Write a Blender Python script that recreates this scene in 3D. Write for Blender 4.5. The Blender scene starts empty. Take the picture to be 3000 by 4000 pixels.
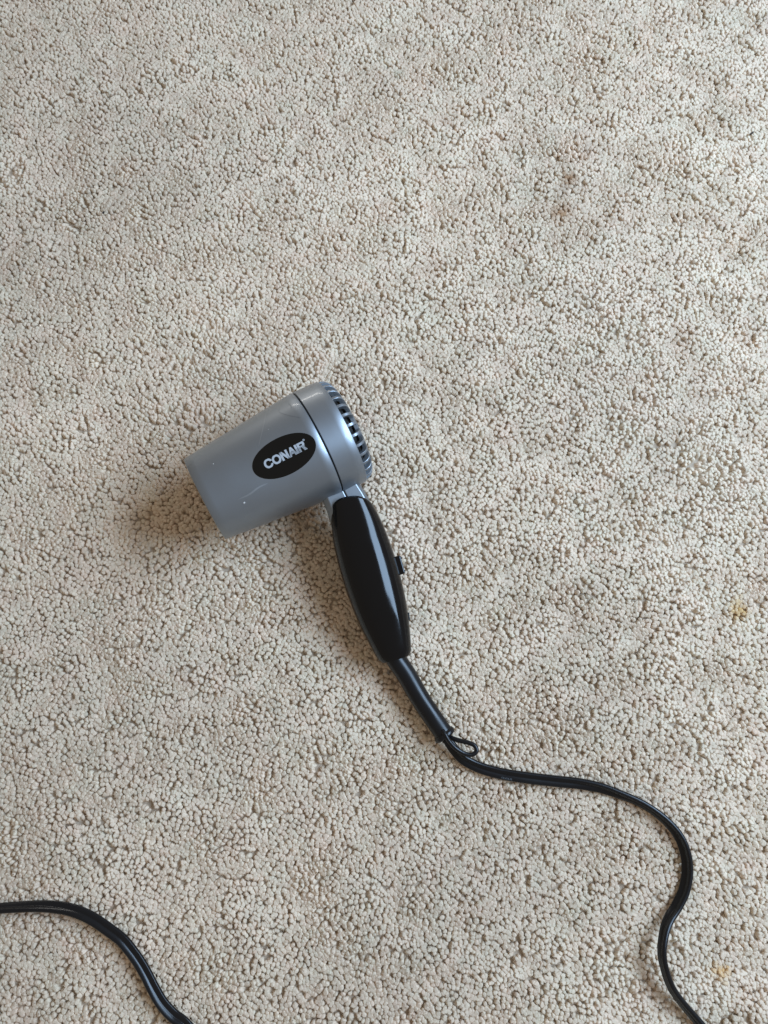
import bpy, bmesh, math, random
import numpy as np
from mathutils import Vector, Matrix

random.seed(7)
RNG = np.random.default_rng(11)
C = bpy.context.scene.collection
SC = bpy.context.scene

# ------------------------------------------------------------------ camera
F_PX, W_PX, H_PX = 3008.0, 3000.0, 4000.0       # phone wide lens, portrait frame
PITCH, CAM_H = math.radians(12.0), 0.517
cam_data = bpy.data.cameras.new('camera')
cam = bpy.data.objects.new('camera', cam_data)
C.objects.link(cam)
cam.location = (0, 0, CAM_H)
cam.rotation_euler = (PITCH, 0, 0)
cam_data.sensor_fit = 'HORIZONTAL'
cam_data.sensor_width = 36.0
cam_data.lens = 36.0 * F_PX / W_PX
cam_data.clip_start, cam_data.clip_end = 0.01, 50.0
SC.camera = cam

# ------------------------------------------------------------------ light
world = bpy.data.worlds.new('World')
SC.world = world
world.use_nodes = True
bg = world.node_tree.nodes['Background']
bg.inputs['Color'].default_value = (1.0, 0.90, 0.78, 1)      # warm bounce of the room
bg.inputs['Strength'].default_value = 0.32

def area(name, loc, target, sx, sy, power, col):
    d = bpy.data.lights.new(name, 'AREA')
    d.shape = 'RECTANGLE'
    d.size, d.size_y, d.energy, d.color = sx, sy, power, col
    o = bpy.data.objects.new(name, d)
    C.objects.link(o)
    o.location = loc
    v = Vector(target) - Vector(loc)
    o.rotation_euler = v.to_track_quat('-Z', 'Y').to_euler()
    return o
area('window_light', (0.98, 0.36, 0.92), (0.0, 0.30, 0.42), 1.0, 0.64, 34.5, (0.50, 0.715, 1.0))          # overcast blue sky in the pane
area('collar_glint_light', (-0.9, 3.0, 0.20), (0, 0.15, 0.05), 1.2, 0.08, 10.0, (1.0, 0.97, 0.92))  # weak low strip lamp added to draw the glint along the collar

vs = SC.view_settings
vs.view_transform, vs.look, vs.exposure, vs.gamma = 'Standard', 'None', 0.0, 1.0
vs.use_curve_mapping = False
SC.cycles.max_bounces = 6
SC.cycles.diffuse_bounces = 4

# ------------------------------------------------------------------ pixel rays
def ray(px, py):
    x, y, z = (px - W_PX / 2) / F_PX, (H_PX / 2 - py) / F_PX, -1.0
    c, s = math.cos(PITCH), math.sin(PITCH)
    return np.array([x, y * c - z * s, y * s + z * c])
def pix(px, py, z=0.0):
    d = ray(px, py)
    return np.array([0, 0, CAM_H]) + d * (z - CAM_H) / d[2]

# ------------------------------------------------------------------ materials
def material(name):
    m = bpy.data.materials.new(name)
    m.use_nodes = True
    return m, m.node_tree.nodes, m.node_tree.links, m.node_tree.nodes['Principled BSDF']

def plastic(name, col, rough, metallic=0.0, bump=0.0, scale=400.0, coat=0.0, var=0.06, spec=0.5, rvar=0.08):
    m, n, l, p = material(name)
    tc = n.new('ShaderNodeTexCoord')
    no = n.new('ShaderNodeTexNoise')
    no.inputs['Scale'].default_value = scale
    no.inputs['Detail'].default_value = 5
    l.new(tc.outputs['Object'], no.inputs['Vector'])
    mr = n.new('ShaderNodeMapRange')
    mr.inputs['To Min'].default_value, mr.inputs['To Max'].default_value = 1 - var, 1 + var
    l.new(no.outputs['Fac'], mr.inputs['Value'])
    mx = n.new('ShaderNodeVectorMath'); mx.operation = 'SCALE'
    mx.inputs[0].default_value = col
    l.new(mr.outputs['Result'], mx.inputs['Scale'])
    l.new(mx.outputs['Vector'], p.inputs['Base Color'])
    n2 = n.new('ShaderNodeTexNoise')
    n2.inputs['Scale'].default_value = 60
    n2.inputs['Detail'].default_value = 6
    l.new(tc.outputs['Object'], n2.inputs['Vector'])
    m2 = n.new('ShaderNodeMapRange')
    m2.inputs['From Min'].default_value, m2.inputs['From Max'].default_value = 0.3, 0.7
    m2.inputs['To Min'].default_value, m2.inputs['To Max'].default_value = max(0.02, rough - rvar), rough + rvar
    l.new(n2.outputs['Fac'], m2.inputs['Value'])
    l.new(m2.outputs['Result'], p.inputs['Roughness'])
    p.inputs['Metallic'].default_value = metallic
    p.inputs['Specular IOR Level'].default_value = spec
    p.inputs['Coat Weight'].default_value = coat
    p.inputs['Coat Roughness'].default_value = 0.12
    if bump:
        b = n.new('ShaderNodeBump')
        b.inputs['Strength'].default_value = bump
        b.inputs['Distance'].default_value = 0.0002
        l.new(no.outputs['Fac'], b.inputs['Height'])
        l.new(b.outputs['Normal'], p.inputs['Normal'])
    return m

M_SILVER = plastic('silver_plastic', (0.250, 0.272, 0.295), 0.44, metallic=0.80, scale=2500, var=0.05, coat=0.3, rvar=0.03)
M_BLACK = plastic('gloss_black_plastic', (0.0025, 0.0025, 0.003), 0.12, scale=300, rvar=0.04, spec=0.32)
M_SATIN = plastic('satin_black_plastic', (0.006, 0.006, 0.007), 0.30, scale=900, bump=0.12, spec=0.32)
M_CORD = plastic('black_cord_vinyl', (0.006, 0.006, 0.007), 0.27, scale=900, bump=0.08, spec=0.32)
M_BADGE = plastic('black_badge', (0.003, 0.003, 0.003), 0.16, scale=500, rvar=0.03, spec=0.32)
M_PRINT = plastic('silver_print', (0.40, 0.42, 0.44), 0.45, scale=900)
M_DARK = plastic('dark_inside', (0.004, 0.004, 0.004), 0.7, scale=900)
M_SCRATCH = plastic('scratch_light', (0.32, 0.34, 0.36), 0.5, scale=700, metallic=0.8)
M_SCUFF = plastic('scuff_dark', (0.205, 0.222, 0.24), 0.5, scale=700, metallic=0.8)
M_DUST = plastic('dust_white', (0.55, 0.53, 0.50), 0.9, scale=700)
M_CRUMB = plastic('crumb_dark', (0.02, 0.014, 0.012), 0.8, scale=3000, var=0.4)
M_EMBOSS = plastic('cord_print', (0.09, 0.10, 0.11), 0.5, scale=900)

def carpet_material(name, instanced):
    m, n, l, p = material(name)
    p.inputs['Roughness'].default_value = 0.9
    p.inputs['Specular IOR Level'].default_value = 0.15
    p.inputs['Sheen Weight'].default_value = 0.0
    p.inputs['Sheen Roughness'].default_value = 0.5
    tc = n.new('ShaderNodeTexCoord')
    no = n.new('ShaderNodeTexNoise')
    no.inputs['Scale'].default_value = 1900 if instanced else 330
    no.inputs['Detail'].default_value = 3
    l.new(tc.outputs['Object'], no.inputs['Vector'])
    mr = n.new('ShaderNodeMapRange')
    mr.inputs['From Min'].default_value, mr.inputs['From Max'].default_value = 0.28, 0.72
    mr.inputs['To Min'].default_value, mr.inputs['To Max'].default_value = 0.84, 1.08
    l.new(no.outputs['Fac'], mr.inputs['Value'])
    sc = n.new('ShaderNodeVectorMath'); sc.operation = 'SCALE'
    l.new(mr.outputs['Result'], sc.inputs['Scale'])
    if instanced:
        at = n.new('ShaderNodeAttribute')
        at.attribute_type = 'INSTANCER'
        at.attribute_name = 'tint'
        l.new(at.outputs['Vector'], sc.inputs[0])
    else:
        sc.inputs[0].default_value = (0.46, 0.37, 0.28)
    l.new(sc.outputs['Vector'], p.inputs['Base Color'])
    return m
M_TUFT = carpet_material('carpet_yarn', True)
M_BACK = carpet_material('carpet_backing_weave', False)

# ------------------------------------------------------------------ mesh helpers
def mesh_obj(name, verts, faces, mat, parent=None, smooth=True, loc=None):
    me = bpy.data.meshes.new(name)
    me.from_pydata([tuple(map(float, v)) for v in verts], [], faces)
    me.update()
    bm = bmesh.new(); bm.from_mesh(me)
    bmesh.ops.recalc_face_normals(bm, faces=bm.faces)
    bm.to_mesh(me); bm.free()
    if smooth:
        me.polygons.foreach_set('use_smooth', [True] * len(me.polygons))
    me.materials.append(mat)
    o = bpy.data.objects.new(name, me)
    C.objects.link(o)
    if parent is not None:
        o.parent = parent
    if loc is not None:
        o.location = loc
    return o

def sharp(o, deg=35):
    me = o.data
    bm = bmesh.new(); bm.from_mesh(me)
    for e in bm.edges:
        if len(e.link_faces) == 2 and e.calc_face_angle(0) > math.radians(deg):
            e.smooth = False
    bm.to_mesh(me); bm.free()
    return o

def bevel(o, w, seg=2, angle=35):
    md = o.modifiers.new('bevel', 'BEVEL')
    md.width, md.segments, md.limit_method, md.angle_limit = w, seg, 'ANGLE', math.radians(angle)
    return o

def loft(rings, cap0=True, cap1=True, closed=False):
    n = len(rings[0]); v = []; f = []
    for r in rings: v.extend(r)
    m = len(rings)
    for i in range(m if closed else m - 1):
        a, b = i * n, ((i + 1) % m) * n
        for k in range(n):
            k2 = (k + 1) % n
            f.append((a + k, a + k2, b + k2, b + k))
    if not closed:
        if cap0: f.append(tuple(range(n))[::-1])
        if cap1: f.append(tuple((m - 1) * n + k for k in range(n)))
    return v, f

def catmull(pts, per=10):
    p = [np.array(q, float) for q in pts]
    p = [2 * p[0] - p[1]] + p + [2 * p[-1] - p[-2]]
    out = []
    for i in range(1, len(p) - 2):
        for k in range(per):
            t = k / per
            a, b, c, d = p[i - 1], p[i], p[i + 1], p[i + 2]
            out.append(0.5 * (2 * b + (c - a) * t + (2 * a - 5 * b + 4 * c - d) * t * t + (3 * b - a - 3 * c + d) * t ** 3))
    out.append(p[-2])
    return np.array(out)

def sweep(path, outline, twist=None, up=(0, 0, 1), scale=None):
    """outline: list of (side, up) offsets; returns rings along the path."""
    path = np.asarray(path); rings = []
    n = len(path)
    up = np.array(up, float)
    for i in range(n):
        t = path[min(i + 1, n - 1)] - path[max(i - 1, 0)]
        t = t / np.linalg.norm(t)
        s = np.cross(t, up); s /= np.linalg.norm(s)
        u = np.cross(s, t)
        a = 0 if twist is None else twist[i]
        s2, u2 = s * math.cos(a) + u * math.sin(a), -s * math.sin(a) + u * math.cos(a)
        k = 1 if scale is None else scale[i]
        rings.append([path[i] + k * (s2 * q[0] + u2 * q[1]) for q in outline])
    return rings

def circle(r, n=20):
    return [(r * math.cos(2 * math.pi * k / n), r * math.sin(2 * math.pi * k / n)) for k in range(n)]

MM = 0.001
# ------------------------------------------------------------------ dryer pose (local frame in mm:
# x to the rear along the barrel, y away from the handle, z up)
TILT, ROLL = math.radians(3.0), math.radians(9.0)
ORG = pix(1238, 1735, 0.035)
_fr = pix(806, 1948, 0.035 + 0.080 * math.sin(TILT))
_d = ORG - _fr
YAW = math.atan2(_d[1], _d[0])
E1 = _d / np.linalg.norm(_d)
_e2 = np.array([-math.sin(YAW), math.cos(YAW), 0]); _e3 = np.cross(E1, _e2)
_e2 = np.cross(_e3, E1)
E2 = _e2 * math.cos(ROLL) + _e3 * math.sin(ROLL)
E3 = -_e2 * math.sin(ROLL) + _e3 * math.cos(ROLL)
ROOT = np.array([ORG[0], ORG[1], 0.0])

def L2W(p):                      # local mm -> world m
    return ORG + (E1 * p[0] + E2 * p[1] + E3 * p[2]) * MM
def L2R(p):                      # local mm -> root space
    return L2W(p) - ROOT
R_SEAM, R_RIM, L_BARREL = 36.7, 28.6, 80.0

# ================================================================== CARPET
X0, X1, Y0, Y1 = -0.46, 0.46, -0.38, 0.72
PILE = 0.0085
def field(scale_m, seed):
    """smooth random field on a 2 mm grid, unit variance"""
    r = np.random.default_rng(seed)
    nx, ny = int((X1 - X0) / 0.002), int((Y1 - Y0) / 0.002)
    g = np.fft.fft2(r.standard_normal((ny, nx)))
    fy, fx = np.fft.fftfreq(ny, 0.002)[:, None], np.fft.fftfreq(nx, 0.002)[None, :]
    k = np.exp(-(fx ** 2 + fy ** 2) * (scale_m * math.pi) ** 2 / 2)
    o = np.real(np.fft.ifft2(g * k))
    return o / o.std()
def sample(fld, x, y):
    ny, nx = fld.shape
    gx = np.clip((x - X0) / 0.002 - 0.5, 0, nx - 1.001); gy = np.clip((y - Y0) / 0.002 - 0.5, 0, ny - 1.001)
    i, j = gx.astype(int), gy.astype(int); u, v = gx - i, gy - j
    return (fld[j, i] * (1 - u) * (1 - v) + fld[j, i + 1] * u * (1 - v) + fld[j + 1, i] * (1 - u) * v + fld[j + 1, i + 1] * u * v)

SP = 0.00232
xs, ys = np.arange(X0, X1, SP), np.arange(Y0, Y1, SP * 0.866)
gx, gy = np.meshgrid(xs, ys)
gx = gx + (np.arange(len(ys)) % 2)[:, None] * SP / 2
px_ = (gx + RNG.normal(0, 0.00042, gx.shape)).ravel()
py_ = (gy + RNG.normal(0, 0.00042, gy.shape)).ravel()
N = len(px_)
def lean_axis(s):
    return (0.11 * sample(field(0.16, s), px_, py_) + 0.09 * sample(field(0.045, s + 1), px_, py_) +
            0.17 * sample(field(0.012, s + 2), px_, py_) + 0.05 * sample(field(0.007, s + 3), px_, py_) + RNG.normal(0, 0.05, N))
lx, ly = lean_axis(20), lean_axis(40)
def clumps(step, amount, seed):
    """the pile gathers into matted clumps that lean inwards and part along irregular creases"""
    r = np.random.default_rng(seed)
    nx, ny = int((X1 - X0) / step) + 3, int((Y1 - Y0) / step) + 3
    cx = X0 + (np.arange(nx)[None, :] - 1 + r.uniform(-0.45, 0.45, (ny, nx)) + 0.5) * step
    cy = Y0 + (np.arange(ny)[:, None] - 1 + r.uniform(-0.45, 0.45, (ny, nx)) + 0.5) * step
    st = np.clip(r.normal(amount, amount * 0.55, (ny, nx)), 0.0, amount * 2)
    wx = px_ + 0.0022 * sample(field(0.006, seed + 1), px_, py_)
    wy = py_ + 0.0022 * sample(field(0.006, seed + 2), px_, py_)
    i = np.floor((wx - X0) / step).astype(int) + 1; j = np.floor((wy - Y0) / step).astype(int) + 1
    best = np.full(N, 1e9); bx = np.zeros(N); by = np.zeros(N); bs = np.zeros(N)
    for a in (-1, 0, 1):
        for b in (-1, 0, 1):
            ii, jj = np.clip(i + a, 0, nx - 1), np.clip(j + b, 0, ny - 1)
            d = (wx - cx[jj, ii]) ** 2 + (wy - cy[jj, ii]) ** 2
            m = d < best
            best = np.where(m, d, best); bx = np.where(m, cx[jj, ii], bx); by = np.where(m, cy[jj, ii], by); bs = np.where(m, st[jj, ii], bs)
    return bs * (bx - px_) / (step * 0.6), bs * (by - py_) / (step * 0.6)
for step, amount, seed in ((0.0135, 0.080, 300), (0.0070, 0.035, 320)):
    ux, uy = clumps(step, amount, seed)
    lx = lx + ux; ly = ly + uy
hgt = PILE * (1 + 0.02 * sample(field(0.02, 61), px_, py_) + 0.03 * sample(field(0.008, 62), px_, py_) + RNG.normal(0, 0.024, N))

# cord centre line (world), needed for the press marks in the pile as well
CORD_A = [(1746, 2886, 6.5), (1770, 2922, 5.6), (1800, 2957, 4.4), (1830, 2978, 3.4), (1868, 2996, 2.8), (1913, 3011, 2.6), (1977, 3026, 2.6), (2071, 3040, 2.6),
          (2166, 3051, 2.6), (2261, 3061, 2.8), (2344, 3077, 3.0), (2420, 3103, 3.4), (2483, 3128, 3.8), (2546, 3163, 4.2), (2609, 3214, 4.2),
          (2654, 3271, 4.0), (2679, 3337, 3.6), (2685, 3407, 3.2), (2673, 3477, 3.2), (2644, 3540, 4.0), (2613, 3590, 6.0),
          (2594, 3647, 9.0), (2586, 3723, 11.0), (2597, 3787, 10.5), (2622, 3856, 8.0), (2666, 3920, 5.5), (2717, 3980, 4.0), (2775, 4050, 3.4), (2835, 4125, 3.3), (2890, 4210, 3.2), (2920, 4310, 3.2)]
CORD_B = [(1010, 4330, 3.2), (930, 4235, 3.2), (860, 4150, 3.2), (805, 4090, 3.2), (760, 4045, 3.2), (714, 3995, 3.2), (675, 3966, 3.2), (632, 3918, 3.6), (598, 3860, 4.0), (574, 3812, 4.2), (545, 3761, 4.2), (511, 3713, 4.2),
          (473, 3669, 4.2), (419, 3628, 4.2), (366, 3592, 4.0), (313, 3566, 3.8), (260, 3550, 3.4), (203, 3542, 3.2), (145, 3540, 3.2),
          (72, 3543, 3.2), (0, 3548, 3.2), (-80, 3556, 3.2)]
pa = [pix(a, b, c * MM) for a, b, c in CORD_A]
pb = [pix(a, b, c * MM) for a, b, c in CORD_B]
mid = [np.array(q) for q in [(0.208, -0.275, .0032), (0.198, -0.305, .0032), (0.165, -0.330, .0032), (0.11, -0.340, .0032), (0.05, -0.330, .0032), (-0.01, -0.305, .0032), (-0.045, -0.280, .0032)]]
tail = [np.array([-0.33, -0.136, .0032]), np.array([-0.38, -0.13, .0032]), np.array([-0.43, -0.15, .0032])]
cord_path = catmull(pa + mid + pb + tail, 12)
NA = (len(pa) - 1) * 12

def press(x, y, reach, zbot):
    """lower the pile where something rests on it"""
    global hgt, lx, ly
    m = reach > 0
    want = np.clip(zbot + PILE, 0.0025, None)
    hgt = np.where(m & (hgt > want), want, hgt)
# under the barrel, handle and sleeve
dx, dy = px_ - ORG[0], py_ - ORG[1]
u1 = (dx * math.cos(YAW) + dy * math.sin(YAW)) * 1000
u2 = (-dx * math.sin(YAW) + dy * math.cos(YAW)) * 1000
Rl = np.where(u1 < 0, R_SEAM + (R_RIM - R_SEAM) * (-u1 / L_BARREL), R_SEAM)
inside = (u1 > -L_BARREL) & (u1 < 24) & (np.abs(u2) < Rl)
zb = (35 - u1 * math.tan(TILT) - np.sqrt(np.clip(Rl ** 2 - u2 ** 2, 0, None))) * MM - 0.0012
press(px_, py_, inside, zb)
hx = np.interp(-u2, [36, 150], [1, -20.0]); hw = np.interp(-u2, [36, 60, 90, 120, 148], [13, 17, 18.5, 16, 10])
hin = (-u2 > 36) & (-u2 < 148) & (np.abs(u1 - hx) < hw)
hz = (35 + u2 * math.sin(ROLL) - 15.0 * np.sqrt(np.clip(1 - ((u1 - hx) / hw) ** 2, 0, 1))) * MM - 0.001
press(px_, py_, hin, hz)
def near_path(path, rad, drop):
    global hgt, lx, ly
    lo, hi = path.min(0) - rad, path.max(0) + rad
    idx = np.where((px_ > lo[0]) & (px_ < hi[0]) & (py_ > lo[1]) & (py_ < hi[1]))[0]
    for c in range(0, len(idx), 4000):
        ii = idx[c:c + 4000]
        d2 = (px_[ii, None] - path[None, :, 0]) ** 2 + (py_[ii, None] - path[None, :, 1]) ** 2
        j = d2.argmin(1); d = np.sqrt(d2[np.arange(len(ii)), j])
        k = d < rad
        zz = np.clip(path[j, 2] - drop + PILE, 0.003, None)
        w = np.where(k & (hgt[ii] > zz), zz, hgt[ii])
        hgt[ii] = w
near_path(cord_path[::3], 0.0042, 0.0036)

# yarn colour: beige with small per-tuft shifts, a few stains
base = np.array([0.705, 0.570, 0.428])
br = 1 + 0.035 * sample(field(0.10, 71), px_, py_) + 0.02 * sample(field(0.006, 72), px_, py_) + RNG.normal(0, 0.045, N)
tint = base[None, :] * np.clip(br, 0.7, 1.25)[:, None]
hue = 0.010 * sample(field(0.009, 73), px_, py_) + RNG.normal(0, 0.013, N)
tint[:, 0] *= 1 + hue * 0.7; tint[:, 1] *= 1 - hue * 0.4; tint[:, 2] *= 1 - hue * 0.3
def stain(px, py, r, col, s):
    c = pix(px, py, 0)
    d = np.hypot(px_ - c[0], (py_ - c[1])) / r
    w = np.clip(1.25 - d, 0, 1) * s * np.clip(RNG.normal(0.8, 0.3, N), 0.15, 1)
    global tint
    tint = tint * (1 - w[:, None]) + np.array(col)[None, :] * w[:, None]
stain(2222, 690, 0.0078, (0.30, 0.14, 0.05), 0.9)
stain(2208, 740, 0.0065, (0.45, 0.33, 0.25), 0.5)
stain(2196, 828, 0.0092, (0.33, 0.17, 0.07), 0.85)
stain(2300, 560, 0.0060, (0.46, 0.35, 0.27), 0.4)
stain(2885, 2362, 0.0065, (0.66, 0.42, 0.15), 0.80)
stain(2905, 2372, 0.0045, (0.62, 0.38, 0.13), 0.75)
stain(2800, 3800, 0.0070, (0.62, 0.36, 0.13), 0.85)
stain(2822, 3805, 0.0050, (0.62, 0.36, 0.14), 0.8)
stain(1555, 285, 0.0055, (0.40, 0.38, 0.26), 0.5)

# tuft shapes: stubby cut yarn ends, two plies twisted together
def tuft_mesh(k):
    r = np.random.default_rng(100 + k)
    hs = [0.0, 0.40, 0.64, 0.80, 0.91, 0.975]
    rs = [0.86, 1.07, 1.21, 1.25, 1.08, 0.68]
    n = 9; verts = []; faces = []
    ph = r.uniform(0, 6.28)
    bend = r.normal(0, 0.10, 2)
    for h, q in zip(hs, rs):
        for i in range(n):
            a = 2 * math.pi * i / n
            rad = q * (1 + 0.13 * math.cos(2 * a + 4.5 * h + ph) + r.normal(0, 0.06))
            verts.append(((rad * math.cos(a)) * 0.00121 + bend[0] * h * h * 0.006, rad * math.sin(a) * 0.00121 + bend[1] * h * h * 0.006, h + r.normal(0, 0.012)))
    verts.append((bend[0] * 0.006, bend[1] * 0.006, 1.0))
    for j in range(len(hs) - 1):
        for i in range(n):
            i2 = (i + 1) % n
            faces.append((j * n + i, j * n + i2, (j + 1) * n + i2, (j + 1) * n + i))
    for i in range(n):
        faces.append(((len(hs) - 1) * n + i, (len(hs) - 1) * n + (i + 1) % n, len(verts) - 1))
    for q in range(22):                 # loose fibre ends standing off the yarn
        a, h = r.uniform(0, 6.283), r.uniform(0.62, 0.99)
        q_r = np.interp(h, hs, rs) * 0.00121
        dirv = np.array([math.cos(a), math.sin(a), 0]) + r.normal(0, 0.5, 3)
        dirv /= np.linalg.norm(dirv)
        b0 = np.array([q_r * 0.9 * math.cos(a) + bend[0] * h * h * 0.006, q_r * 0.9 * math.sin(a) + bend[1] * h * h * 0.006, h])
        sd = np.cross(dirv, [0.3, 0.2, 0.9]); sd /= np.linalg.norm(sd)
        ln = r.uniform(0.0007, 0.0016)
        tip = b0 + dirv * ln * np.array([1, 1, 100.0 * 0.6])
        i0 = len(verts)
        w_ = 0.00009
        verts.extend([tuple(b0 + sd * np.array([w_, w_, w_ * 100])), tuple(b0 - sd * np.array([w_, w_, w_ * 100])), tuple(tip)])
        faces.append((i0, i0 + 1, i0 + 2))
    me = bpy.data.meshes.new('yarn_tuft')
    me.from_pydata(verts, [], faces)
    me.polygons.foreach_set('use_smooth', [True] * len(me.polygons))
    me.materials.append(M_TUFT)
    return bpy.data.objects.new('yarn_tuft', me)
tufts = [tuft_mesh(k) for k in range(6)]

pm = bpy.data.meshes.new('carpet_pile')
pm.vertices.add(N)
pm.vertices.foreach_set('co', np.stack([px_, py_, np.full(N, -PILE)], 1).astype(np.float32).ravel())
# rotation: yaw at random, then lean towards (lx, ly)
ang = np.clip(np.hypot(lx, ly), 0, 0.95); az = np.arctan2(ly, lx)
spin = RNG.uniform(0, 6.283, N)
rot = np.stack([np.zeros(N), ang, az], 1)           # XYZ euler: Y tilt, then Z azimuth
wid = RNG.normal(1.0, 0.09, N) * (1 + 0.5 * np.clip(1 - hgt / PILE, 0, 0.6))
scl = np.stack([wid, wid * RNG.normal(1, 0.07, N), hgt / np.maximum(np.cos(ang), 0.80)], 1)
def attr(name, kind, data, key):
    a = pm.attributes.new(name, kind, 'POINT')
    a.data.foreach_set(key, np.ascontiguousarray(data).ravel())
attr('lean', 'FLOAT_VECTOR', rot.astype(np.float32), 'vector')
attr('size', 'FLOAT_VECTOR', scl.astype(np.float32), 'vector')
attr('tint', 'FLOAT_VECTOR', tint.astype(np.float32), 'vector')
attr('spin', 'FLOAT', spin.astype(np.float32), 'value')
attr('pick', 'INT', RNG.integers(0, 6, N).astype(np.int32), 'value')
pile = bpy.data.objects.new('carpet_pile', pm)
C.objects.link(pile)
pile['kind'] = 'stuff'
pile['label'] = 'dense beige cut pile yarn tufts of the carpet'
pile['category'] = 'carpet pile'
ng = bpy.data.node_groups.new('pile_tufts', 'GeometryNodeTree')
ng.interface.new_socket('Geometry', in_out='INPUT', socket_type='NodeSocketGeometry')
ng.interface.new_socket('Geometry', in_out='OUTPUT', socket_type='NodeSocketGeometry')
nn, nl = ng.nodes, ng.links
gi, go = nn.new('NodeGroupInput'), nn.new('NodeGroupOutput')
iop = nn.new('GeometryNodeInstanceOnPoints')
jg = nn.new('GeometryNodeJoinGeometry')
for t in tufts:
    oi = nn.new('GeometryNodeObjectInfo')
    oi.inputs['Object'].default_value = t
    oi.inputs['As Instance'].default_value = True
    nl.new(oi.outputs['Geometry'], jg.inputs[0])
def named(name, typ):
    q = nn.new('GeometryNodeInputNamedAttribute')
    q.data_type = typ
    q.inputs['Name'].default_value = name
    return [s for s in q.outputs if s.enabled and s.name == 'Attribute'][0]
nl.new(gi.outputs[0], iop.inputs['Points'])
nl.new(jg.outputs[0], iop.inputs['Instance'])
iop.inputs['Pick Instance'].default_value = True
nl.new(named('pick', 'INT'), iop.inputs['Instance Index'])
e2r = nn.new('FunctionNodeEulerToRotation')
nl.new(named('lean', 'FLOAT_VECTOR'), e2r.inputs[0])
aar = nn.new('FunctionNodeAxisAngleToRotation')
aar.inputs['Axis'].default_value = (0, 0, 1)
nl.new(named('spin', 'FLOAT'), aar.inputs['Angle'])
rr = nn.new('FunctionNodeRotateRotation')
rr.rotation_space = 'LOCAL'
nl.new(e2r.outputs[0], rr.inputs[0]); nl.new(aar.outputs[0], rr.inputs[1])
nl.new(rr.outputs[0], iop.inputs['Rotation'])
nl.new(named('size', 'FLOAT_VECTOR'), iop.inputs['Scale'])
nl.new(iop.outputs[0], go.inputs[0])
md = pile.modifiers.new('tufts', 'NODES'); md.node_group = ng

back = mesh_obj('carpet', [(-2.5, -2.5, -PILE + .0053), (2.5, -2.5, -PILE + .0053), (2.5, 3.0, -PILE + .0053), (-2.5, 3.0, -PILE + .0053)], [(0, 1, 2, 3)], M_BACK)
back['kind'] = 'structure'

# ================================================================== HAIR DRYER
dryer = bpy.data.objects.new('hair_dryer', None)
dryer.empty_display_size = 0.02
C.objects.link(dryer)
dryer.location = ROOT
dryer['label'] = 'small silver hair dryer with black handle and black cord lying on beige carpet'
dryer['category'] = 'hair dryer'

def part(name, verts_local, faces, mat, parent=dryer, smooth=True):
    return mesh_obj(name, [L2R(v) for v in verts_local], faces, mat, parent, smooth)

def revolve(profile, n=96, a0=0.0, a1=2 * math.pi):
    """profile: closed list of (x, r) in the local frame, swept about the barrel axis"""
    rings = []
    for k in range(n):
        a = a0 + (a1 - a0) * k / n
        rings.append([(x, r * math.cos(a), r * math.sin(a)) for x, r in profile])
    return loft(rings, closed=True)

# barrel: tapered tube, open in front
def r_at(x):
    t = -x / L_BARREL
    return R_SEAM + (R_RIM - R_SEAM) * t + 0.12 * math.sin(math.pi * min(max(t, 0), 1)) * 0.6
outer = [(x, r_at(x)) for x in np.linspace(-0.8, -L_BARREL + 0.6, 16)]
prof = [(-0.4, R_SEAM - 0.45)] + outer + [(-L_BARREL, R_RIM - 0.45), (-L_BARREL, R_RIM - 1.8), (-L_BARREL + 3, R_RIM - 2.1), (-1.0, R_SEAM - 2.4), (-0.4, R_SEAM - 2.2)]
v, f = revolve(prof, 112)
barrel = sharp(part('barrel', v, f, M_SILVER), 50)

# recessed front grille: dark rings on cross spokes
gv, gf = [], []
def add_v(vf):
    o = len(gv); gv.extend(vf[0]); gf.extend([tuple(i + o for i in q) for q in vf[1]])
for rr_ in (7, 12, 17, 22):
    add_v(revolve([(-66, rr_), (-66, rr_ + 1.2), (-64.5, rr_ + 1.2), (-64.5, rr_)], 48))
for k in range(6):
    a = math.pi * k / 6; ca, sa = math.cos(a), math.sin(a); w = 0.7; R = 27.2
    q = [(x, s * R * ca - t * w * sa, s * R * sa + t * w * ca) for x in (-64.4, -62.6) for s, t in ((-1, -1), (1, -1), (1, 1), (-1, 1))]
    add_v((q, [(0, 1, 2, 3), (4, 5, 6, 7), (0, 1, 5, 4), (1, 2, 6, 5), (2, 3, 7, 6), (3, 0, 4, 7)]))
part('front_grille', gv, gf, M_DARK, smooth=False)

# dark liner that shows in the seam
v, f = revolve([(-3, R_SEAM - 2.2), (3, R_SEAM - 2.2), (3, R_SEAM - 1.0), (-3, R_SEAM - 1.0)], 96)
part('seam_liner', v, f, M_DARK)

# rear collar
XB = 17.6
prof = [(0.45, R_SEAM - 0.4), (0.75, R_SEAM - 0.05), (6, R_SEAM - 0.2), (12, R_SEAM - 0.4), (XB - 0.3, R_SEAM - 0.58), (XB, R_SEAM - 0.85), (XB, R_SEAM - 3.2), (4, R_SEAM - 2.4), (0.45, R_SEAM - 2.0)]
v, f = revolve(prof, 112)
collar = sharp(part('rear_collar', v, f, M_SILVER), 50)

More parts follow.
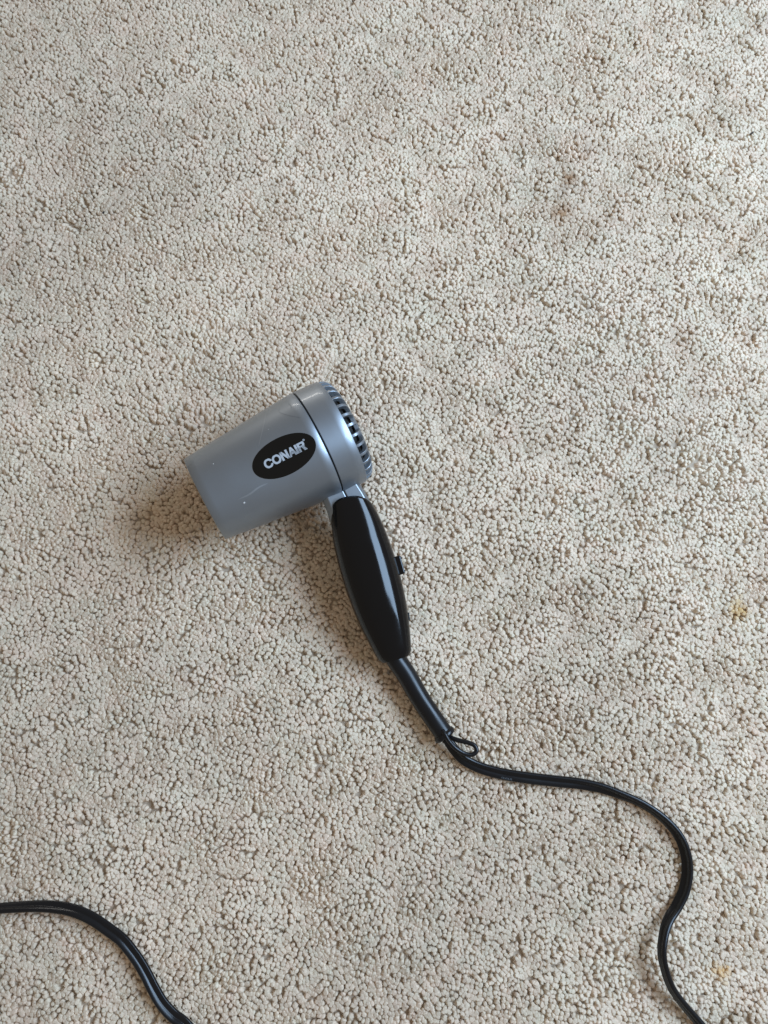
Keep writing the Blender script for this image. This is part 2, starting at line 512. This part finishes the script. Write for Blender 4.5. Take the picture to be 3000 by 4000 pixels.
# intake: ribs curving over the rounded rear edge, hub disc, dark screen behind them
NRIB = 32
curve_o = [(XB - 1.2, 34.9), (XB + 1.2, 35.2), (XB + 3.6, 34.5), (XB + 5.6, 32.7), (XB + 7.0, 29.8), (XB + 7.8, 26.0), (XB + 8.2, 22.0)]
rv = []; nprof = len(curve_o)
for i, (x, r) in enumerate(curve_o):
    x0, r0 = curve_o[max(i - 1, 0)]; x1, r1 = curve_o[min(i + 1, nprof - 1)]
    tx, tr = x1 - x0, r1 - r0; q = math.hypot(tx, tr); nx, nr = -tr / q, tx / q   # outward
    hw_ = 1.20 * (0.62 + 0.38 * r / 34.6)
    dep = 2.6
    for dx_, dn in ((-hw_ * 0.8, 0.0), (-hw_ * 0.62, 0.22), (hw_ * 0.62, 0.22), (hw_ * 0.8, 0.0), (hw_ * 0.8, -dep), (-hw_ * 0.8, -dep)):
        rv.append((x + nx * dn, r + nr * dn, dx_))
rf = []
for i in range(nprof - 1):
    for k in range(6):
        rf.append((i * 6 + k, i * 6 + (k + 1) % 6, (i + 1) * 6 + (k + 1) % 6, (i + 1) * 6 + k))
rf += [tuple(range(6)), tuple((nprof - 1) * 6 + k for k in range(6))]
rib_me = None
BASIS = Matrix(((E1[0], E2[0], E3[0], 0), (E1[1], E2[1], E3[1], 0), (E1[2], E2[2], E3[2], 0), (0, 0, 0, 1)))
for k in range(NRIB):
    if rib_me is None:
        o = sharp(mesh_obj('rib', [(a * MM, b * MM, c * MM) for a, b, c in rv], rf, M_SILVER, dryer), 40)
        rib_me = o.data
    else:
        o = bpy.data.objects.new('rib', rib_me); C.objects.link(o); o.parent = dryer
    a = 2 * math.pi * (k + 0.5) / NRIB
    o.matrix_basis = Matrix.Translation(Vector(ORG - ROOT)) @ BASIS @ Matrix.Rotation(a, 4, 'X')
v, f = revolve([(XB + 5.6, 0.01), (XB + 5.6, 23.2), (XB + 7.6, 23.4), (XB + 8.6, 22.4), (XB + 9.2, 19.0), (XB + 9.9, 10.0), (XB + 10.1, 0.01)], 64)
sharp(part('intake_hub', v, f, M_SILVER), 50)
v, f = revolve([(XB - 4, 29.5), (XB + 0.5, 29.5), (XB + 2.0, 28.3), (XB + 3.4, 26.0), (XB + 4.0, 20.0), (XB + 3.4, 20.0), (XB + 1.2, 27.0), (XB - 4, 28.5)], 72)
part('intake_screen', v, f, M_DARK)

# surface frame on the barrel: (x along, arc length around) -> local
def on_barrel(x, arc, lift=0.0, a_c=0.0):
    r = r_at(x)
    a = math.pi / 2 - (arc / r) + a_c         # a=90deg is the top; +arc goes away from the handle (y+)
    rr2 = r + lift
    return (x, rr2 * math.cos(a), rr2 * math.sin(a))

# oval badge
BX, BA = -24.8, -2.6
ea, eb = 20.6, 11.7
bv, bf = [], []
rings_t = np.linspace(0, 1, 9)
NS = 64
for q in rings_t:
    for k in range(NS):
        a = 2 * math.pi * k / NS
        lift = 0.42 if q < 0.95 else 0.12
        bv.append(on_barrel(BX + q * ea * math.cos(a), BA + q * eb * math.sin(a), lift))
for i in range(len(rings_t) - 1):
    for k in range(NS):
        k2 = (k + 1) % NS
        if i == 0:
            bf.append((k, NS + k2, NS + k))
        else:
            bf.append((i * NS + k, i * NS + k2, (i + 1) * NS + k2, (i + 1) * NS + k))
badge = part('badge', bv, bf, M_BADGE)

# lettering on the badge: scan-line slabs, lower half of A, I, R broken into stripes
CAP = 5.5
def ell(t, cx, a, b):      # half chord of an ellipse centred at half cap height
    y = (t - 0.5) / b
    return a * math.sqrt(max(0.0, 1 - y * y)) if abs(y) < 1 else 0
def sub(iv, hole):
    out = []
    for a, b in iv:
        if hole[1] <= a or hole[0] >= b: out.append((a, b)); continue
        if hole[0] > a: out.append((a, hole[0]))
        if hole[1] < b: out.append((hole[1], b))
    return out
def glyph(ch, t):          # t 0 bottom .. 1 top ; returns intervals in cap heights
    if ch in 'CO':
        o, i_ = ell(t, 0, 0.50, 0.53), ell(t, 0, 0.27, 0.30)
        iv = [(0.50 - o, 0.50 + o)] if o > 0.02 else []
        if i_ > 0: iv = sub(iv, (0.50 - i_, 0.50 + i_))
        if ch == 'C' and 0.36 < t < 0.64: iv = [(a, min(b, 0.50)) for a, b in iv if a < 0.50]
        return iv
    if ch == 'N':
        d = (1 - t) * 0.62
        return [(0, 0.24), (0.62, 0.86)] + [(d - 0.02, d + 0.27)]
    if ch == 'A':
        l_, r_ = 0.36 * t, 0.92 - 0.36 * t
        iv = [(l_, l_ + 0.25), (r_ - 0.25, r_)]
        if 0.20 < t < 0.40 or t > 0.74: iv = [(l_, r_)]
        return iv
    if ch == 'I':
        return [(0, 0.25)]
    if ch == 'R':
        if t > 0.80: return [(0, 0.74 + 0.1 * math.sqrt(max(0, 1 - ((t - 0.72) / 0.28) ** 2)))]
        if t > 0.62: return [(0, 0.25), (0.58, 0.84)]
        if t > 0.44: return [(0, 0.80)]
        return [(0, 0.25), (0.42 + (0.44 - t) * 0.35, 0.70 + (0.44 - t) * 0.5)]
word, x_c = [], 0.0
adv = {'C': 0.96, 'O': 1.02, 'N': 0.86, 'A': 0.88, 'I': 0.30, 'R': 0.84}
for ch in 'CONAIR':
    word.append((ch, x_c)); x_c += adv[ch]
TW = x_c
LV, LF = [], []
SL = 44
XS, YS = 27.2 / TW, CAP
for ch, ox in word:
    for s in range(SL):
        t0, t1 = s / SL, (s + 1) / SL
        tm = (t0 + t1) / 2
        if ch in 'AIR' and tm < 0.56 and (tm * 9.0) % 1.0 > 0.62: continue
        for a, b in glyph(ch, tm):
            slant = 0.0
            q = []
            for (xx, tt) in ((a, t0), (b, t0), (b, t1), (a, t1)):
                X = BX - 13.2 + (ox + xx) * XS
                q.append(on_barrel(X, BA - 2.6 + tt * YS, 0.50))
            i0 = len(LV); LV.extend(q); LF.append((i0, i0 + 1, i0 + 2, i0 + 3))
# registered mark: a tiny ring
for k in range(14):
    a0, a1 = 2 * math.pi * k / 14, 2 * math.pi * (k + 1) / 14
    q = [on_barrel(BX + 14.6 + r * math.cos(a), BA + 3.1 + r * math.sin(a), 0.50) for r, a in ((0.28, a0), (0.62, a0), (0.62, a1), (0.28, a1))]
    i0 = len(LV); LV.extend(q); LF.append((i0, i0 + 1, i0 + 2, i0 + 3))
part('lettering', LV, LF, M_PRINT, parent=badge, smooth=False)

# scratches, scuffs and dust on the barrel
def strip(name, pts, w, mat, lift=0.06):
    p = catmull([(a, b, 0) for a, b in pts], 8)
    vv, ff = [], []
    for i in range(len(p)):
        t = p[min(i + 1, len(p) - 1)] - p[max(i - 1, 0)]; t = t / np.linalg.norm(t)
        e = math.sin(math.pi * (i + 0.3) / (len(p) - 0.4)) ** 0.6 if 0 < i < len(p) - 1 else 0.15
        for s in (-1, 1):
            vv.append(on_barrel(p[i][0] - t[1] * s * w * e / 2, p[i][1] + t[0] * s * w * e / 2, lift))
        if i: ff.append((2 * i - 2, 2 * i - 1, 2 * i + 1, 2 * i))
    part(name, vv, ff, mat, parent=barrel)
strip('scratch', [(-21, 36), (-24, 28), (-28.5, 20), (-33, 13.5), (-36, 9.5)], 0.55, M_SCRATCH)
strip('scratch', [(-12.5, 31), (-14.5, 27), (-11.5, 21), (-7.5, 16.5), (-5, 14)], 0.38, M_SCUFF)
strip('scratch', [(-61, -13.5), (-54, -13.8), (-47, -12.6), (-41, -12.8)], 1.1, M_SCRATCH)
strip('scratch', [(-7, 31), (-6.5, 27), (-7.5, 24)], 0.34, M_SCUFF)
def dot(x, arc, r):
    vv = [on_barrel(x, arc, 0.30)] + [on_barrel(x + r * math.cos(2 * math.pi * k / 9) * (1 + 0.2 * (k % 2)), arc + r * math.sin(2 * math.pi * k / 9), 0.05) for k in range(9)]
    part('dust_speck', vv, [(0, 1 + k, 1 + (k + 1) % 9) for k in range(9)], M_DUST, parent=barrel)
dot(-58.8, -17.2, 0.60); dot(-64.6, 13.5, 0.36); dot(-25.6, 17.5, 0.25)

# neck between barrel and handle (two moulded halves meeting at the seam)
def neck_ring(y, xl, xr, zt, side):
    return [(xl, y, zt), (xr, y, zt), (xr + 2.6, y, zt - 5), (xr + 2.6, y, -zt + 5), (xr, y, -zt), (xl, y, -zt), (xl - 3.2, y, -zt + 5), (xl - 3.2, y, zt - 5)]
secs = [(-26, -10.4, 9.2, 7.6), (-36, -11.1, 10.0, 7.6), (-42, -11.6, 10.6, 7.6), (-50, -13.0, 10.8, 7.6), (-64, -16.6, 10.2, 7.6)]
def half(lo, hi):
    rings = []
    for y, xl, xr, zt in secs:
        xs_ = 0.6 - (abs(y) - 36) * 0.02
        a, b = (xl, xs_ - 0.28) if lo else (xs_ + 0.28, xr)
        if lo:
            rings.append([(a, y, zt), (b, y, zt), (b, y, -zt), (a, y, -zt), (a - 2.7, y, -zt + 5), (a - 2.7, y, zt - 5)])
        else:
            rings.append([(a, y, zt), (b, y, zt), (b + 2.6, y, zt - 5), (b + 2.6, y, -zt + 5), (b, y, -zt), (a, y, -zt)])
    return loft(rings)
for lo in (True, False):
    v, f = half(lo, not lo)
    o = part('neck', v, f, M_SILVER, smooth=False)
    bevel(o, 0.7 * MM, 2, 25)
v, f = loft([[(0.05, y, zt - 0.6), (1.15, y, zt - 0.6), (1.15, y, -zt + 0.6), (0.05, y, -zt + 0.6)] for y, xl, xr, zt in secs])
part('neck_liner', v, f, M_DARK, smooth=False)

# handle: lofted spindle, arched upper edge over the neck, stepped on the hinge side
H0 = np.array([1.6, -40.3, 0.0]); HA = np.array([-19.6, -103.0, 0.0]); HA /= np.linalg.norm(HA)
HP = np.array([-HA[1], HA[0], 0.0])          # to the rear side (+x)
if HP[0] < 0: HP = -HP
HL = 108.0
def hw_s(s): return np.interp(s, [0, 6, 14, 24, 36, 48, 60, 72, 84, 94, 102, 106.6, 108], [12.3, 13.6, 15.6, 17.2, 18.2, 18.5, 18.2, 17.4, 15.8, 13.9, 12.1, 11.0, 9.6])
def ht_s(s): return np.interp(s, [0, 6, 14, 24, 36, 50, 64, 80, 94, 102, 105.5, 107], [12.4, 13.0, 13.9, 14.9, 15.7, 16.0, 15.5, 14.0, 12.3, 11.2, 10.6, 9.6])
def smooth_tab(fn, s):
    return (fn(s - 4) + 2 * fn(s) + fn(s + 4)) / 4 if s < 98 else fn(s)
NPH, NSG = 120, 64
def s_start(a):
    """a: 0 rear side, 90 top, 180 hinge (front) side"""
    d = math.degrees(a) % 360
    c = math.cos(a); xf = math.copysign(abs(c) ** (2 / 2.45), c)
    arch = 9.4 * (1 - math.sqrt(max(0.0, 1 - c * c))) + 2.2 * xf + 0.4
    if d <= 90: return arch
    if d <= 170: return arch
    if d <= 173: return arch + (d - 170) / 3 * (22.0 - arch)
    if d <= 282: return 22.0
    if d <= 285: return 22.0 - (d - 282) / 3 * 13.4
    return 8.6
hv, hf = [], []
def hsec(s, a):
    n = 2.7 - 0.55 * min(s / 30.0, 1.0)
    c, q = math.cos(a), math.sin(a)
    x = smooth_tab(hw_s, s) * math.copysign(abs(c) ** (2 / n), c)
    z = smooth_tab(ht_s, s) * math.copysign(abs(q) ** (2 / n), q)
    lower = 0.0
    return H0 + HA * s + HP * (x + 0.0) + np.array([0, 0, z + lower])
for i in range(NSG + 1):
    t = i / NSG
    t = t * 0.86 / 0.9 if t < 0.9 else 0.86 + (t - 0.9) / 0.1 * 0.14
    for k in range(NPH):
        a = 2 * math.pi * (k + 0.5) / NPH
        s0 = s_start(a)
        hv.append(hsec(s0 + t * (HL - s0), a))
for i in range(NSG):
    for k in range(NPH):
        k2 = (k + 1) % NPH
        hf.append((i * NPH + k, i * NPH + k2, (i + 1) * NPH + k2, (i + 1) * NPH + k))
hf.append(tuple(NSG * NPH + k for k in range(NPH)))
handle = sharp(part('handle', hv, hf, M_BLACK), 55)
so = handle.modifiers.new('wall', 'SOLIDIFY'); so.thickness = 1.3 * MM; so.offset = -1

# slide switch on the rear side and the small selector below it
def block(name, s0, s1, out0, out1, zh, mat, parent, bev=0.6, ridges=0):
    w0, w1 = hw_s(s0), hw_s(s1)
    vv = []
    for s, w in ((s0, w0), (s1, w1)):
        for o_, zz in ((out0, -zh), (out1, -zh), (out1, zh), (out0, zh)):
            vv.append(H0 + HA * s + HP * (w + o_) + np.array([0, 0, zz]))
    ff = [(0, 1, 2, 3), (4, 5, 6, 7), (0, 1, 5, 4), (1, 2, 6, 5), (2, 3, 7, 6), (3, 0, 4, 7)]
    o = part(name, vv, ff, mat, parent=parent, smooth=False)
    bevel(o, bev * MM, 3, 30)
    return o
switch = block('switch', 45.5, 57.8, -2.0, 3.3, 4.2, M_BLACK, dryer, 0.9)
block('grip_ridge', 46.9, 48.2, 2.9, 3.75, 3.6, M_SATIN, switch, 0.2)
block('grip_ridge', 55.6, 56.6, 2.9, 3.65, 3.6, M_SATIN, switch, 0.2)
block('voltage_selector', 82.5, 87.5, -2.0, 0.75, 2.6, M_SATIN, dryer, 0.5)

# strain relief sleeve (root space built from world points)
def wpart(name, rings, mat, parent=dryer, **k):
    v, f = loft(rings, **k)
    return mesh_obj(name, [np.array(q) - ROOT for q in v], f, mat, parent)
h_end = L2W(H0 + HA * (HL - 4))
sl = [h_end, pix(1546, 2573, .0118), pix(1590, 2640, .0100), pix(1640, 2727, .0085), pix(1692, 2805, .0078), pix(1741, 2876, .0072)]
sl_path = catmull(sl, 8)
sl_r = np.linspace(6.75, 6.1, len(sl_path))
sharp(wpart('strain_relief', sweep(sl_path, circle(1 * MM, 28), scale=sl_r), M_SATIN), 60)
tdir = sl_path[-1] - sl_path[-2]; tdir /= np.linalg.norm(tdir)
lip = [sl_path[-1] + tdir * q * MM for q in (-3.2, -2.6, -1.6, -0.4, 0.4, 0.8)]
sharp(wpart('sleeve_lip', sweep(np.array(lip), circle(1 * MM, 28), scale=[6.2, 6.9, 7.25, 7.2, 6.8, 5.6]), M_SATIN), 60)
near_path(sl_path, 0.006, 0.0066)

# hanging loop at the sleeve mouth
lp = [pix(1728, 2852, .0125), pix(1740, 2872, .0135), pix(1755, 2896, .0130), pix(1779, 2922, .0118), pix(1810, 2942, .0110), pix(1841, 2948, .0105), pix(1861, 2935, .0102), pix(1855, 2914, .0100),
      pix(1832, 2902, .0098), pix(1803, 2895, .0095), pix(1776, 2887, .0090), pix(1755, 2879, .0080)]
wpart('hanging_loop', sweep(catmull(lp, 8), circle(1.45 * MM, 14)), M_SATIN)

# twin-lobed flat cord, twisting along its run
WL, RL = 1.95, 1.72
out = []
for k in range(12):
    a = -math.pi / 2 * 0.78 + math.pi * 0.78 * k / 11
    out.append((WL + RL * math.cos(a) * 1.0, RL * math.sin(a)))
out.append((0.50, 0.70)); out.append((0, 0.45)); out.append((-0.50, 0.70))
for k in range(12):
    a = math.pi - math.pi / 2 * 0.78 + math.pi * 0.78 * k / 11
    out.append((-WL + RL * math.cos(a), RL * math.sin(a)))
out.append((-0.50, -0.70)); out.append((0, -0.45)); out.append((0.50, -0.70))
out = [(a * MM, b * MM) for a, b in out]
keyA = [40, 34, 28, 24, 20, 16, 12, 10, 12, 20, 36, 54, 64, 66, 62, 54, 48, 46, 48, 54, 64, 74, 80, 80, 74, 68, 62, 56, 50, 45, 40]
nmid = 7
keyB = [40, 38, 36, 32, 30, 26, 24, 20, 16, 14, 12, 14, 16, 16, 18, 24, 32, 42, 50, 56, 60, 60]
keys = keyA + [40] * nmid + keyB + [50] * 3
kk = np.interp(np.linspace(0, len(keys) - 1, len(cord_path)), np.arange(len(keys)), keys)
kk = np.convolve(np.pad(kk, 10, mode='edge'), np.ones(21) / 21, 'valid')
cord = wpart('cord', sweep(cord_path, out, twist=np.radians(-kk)), M_CORD)

# moulded lettering on the cord near the sleeve
cu = bpy.data.curves.new('cord_text', 'FONT')
cu.body = 'CIUCIUS'
cu.size = 1.75 * MM
cu.offset = 0.03 * MM
tmp = bpy.data.objects.new('cord_text', cu)
C.objects.link(tmp)
bpy.context.view_layer.update()
dg = bpy.context.evaluated_depsgraph_get()
tme = bpy.data.meshes.new_from_object(tmp.evaluated_get(dg))
bpy.data.objects.remove(tmp)
i_t = 12 * 6 - 3
pt, pn = cord_path[i_t], cord_path[i_t + 10]
t_ = (pn - pt) / np.linalg.norm(pn - pt)
s_ = np.cross(t_, [0, 0, 1]); s_ /= np.linalg.norm(s_); u_ = np.cross(s_, t_)
a_ = math.radians(-kk[i_t + 4]); s2_ = s_ * math.cos(a_) + u_ * math.sin(a_); u2_ = -s_ * math.sin(a_) + u_ * math.cos(a_)
org = pt + s2_ * (WL + 0.75) * MM
co = np.empty(len(tme.vertices) * 3, np.float32); tme.vertices.foreach_get('co', co); co = co.reshape(-1, 3)
wv = []
for x, y, z in co:
    off = y / MM - 0.6
    sx = -off
    lx_ = (WL - 0.05 + sx * 0.85)
    d_ = lx_ - WL
    zz_ = math.sqrt(max(0.05, RL ** 2 - d_ ** 2)) + 0.05
    j = i_t + x / 0.0105 * 10
    j0 = int(min(max(j, 0), len(cord_path) - 2)); fr = j - j0
    c_ = cord_path[j0] * (1 - fr) + cord_path[j0 + 1] * fr
    wv.append(c_ + s2_ * lx_ * MM + u2_ * zz_ * MM - ROOT)
tf = [tuple(p.vertices) for p in tme.polygons]
mesh_obj('cord_lettering', wv, tf, M_EMBOSS, cord, smooth=False)
bpy.data.meshes.remove(tme)

# ================================================================== small litter on the pile
def crumb(px, py, a, b, ang_, label):
    c = pix(px, py, 0.0008)
    bm = bmesh.new()
    bmesh.ops.create_icosphere(bm, subdivisions=2, radius=1.0)
    for vtx in bm.verts:
        k = 1 + random.uniform(-0.18, 0.18)
        x, y, z = vtx.co * k
        x, y = x * a, y * b
        vtx.co = (x * math.cos(ang_) - y * math.sin(ang_), x * math.sin(ang_) + y * math.cos(ang_), z * b * 0.7 + 0.10 * x)
    me = bpy.data.meshes.new('crumb'); bm.to_mesh(me); bm.free()
    me.materials.append(M_CRUMB)
    o = bpy.data.objects.new('crumb', me); C.objects.link(o); o.location = c
    o['label'], o['category'] = label, 'crumb'
crumb(2937, 520, 0.0021, 0.0007, 0.6, 'tiny dark elongated sliver lying on the carpet far from the dryer')
crumb(404, 830, 0.0011, 0.0008, 1.2, 'tiny dark round crumb sunk in the carpet pile')
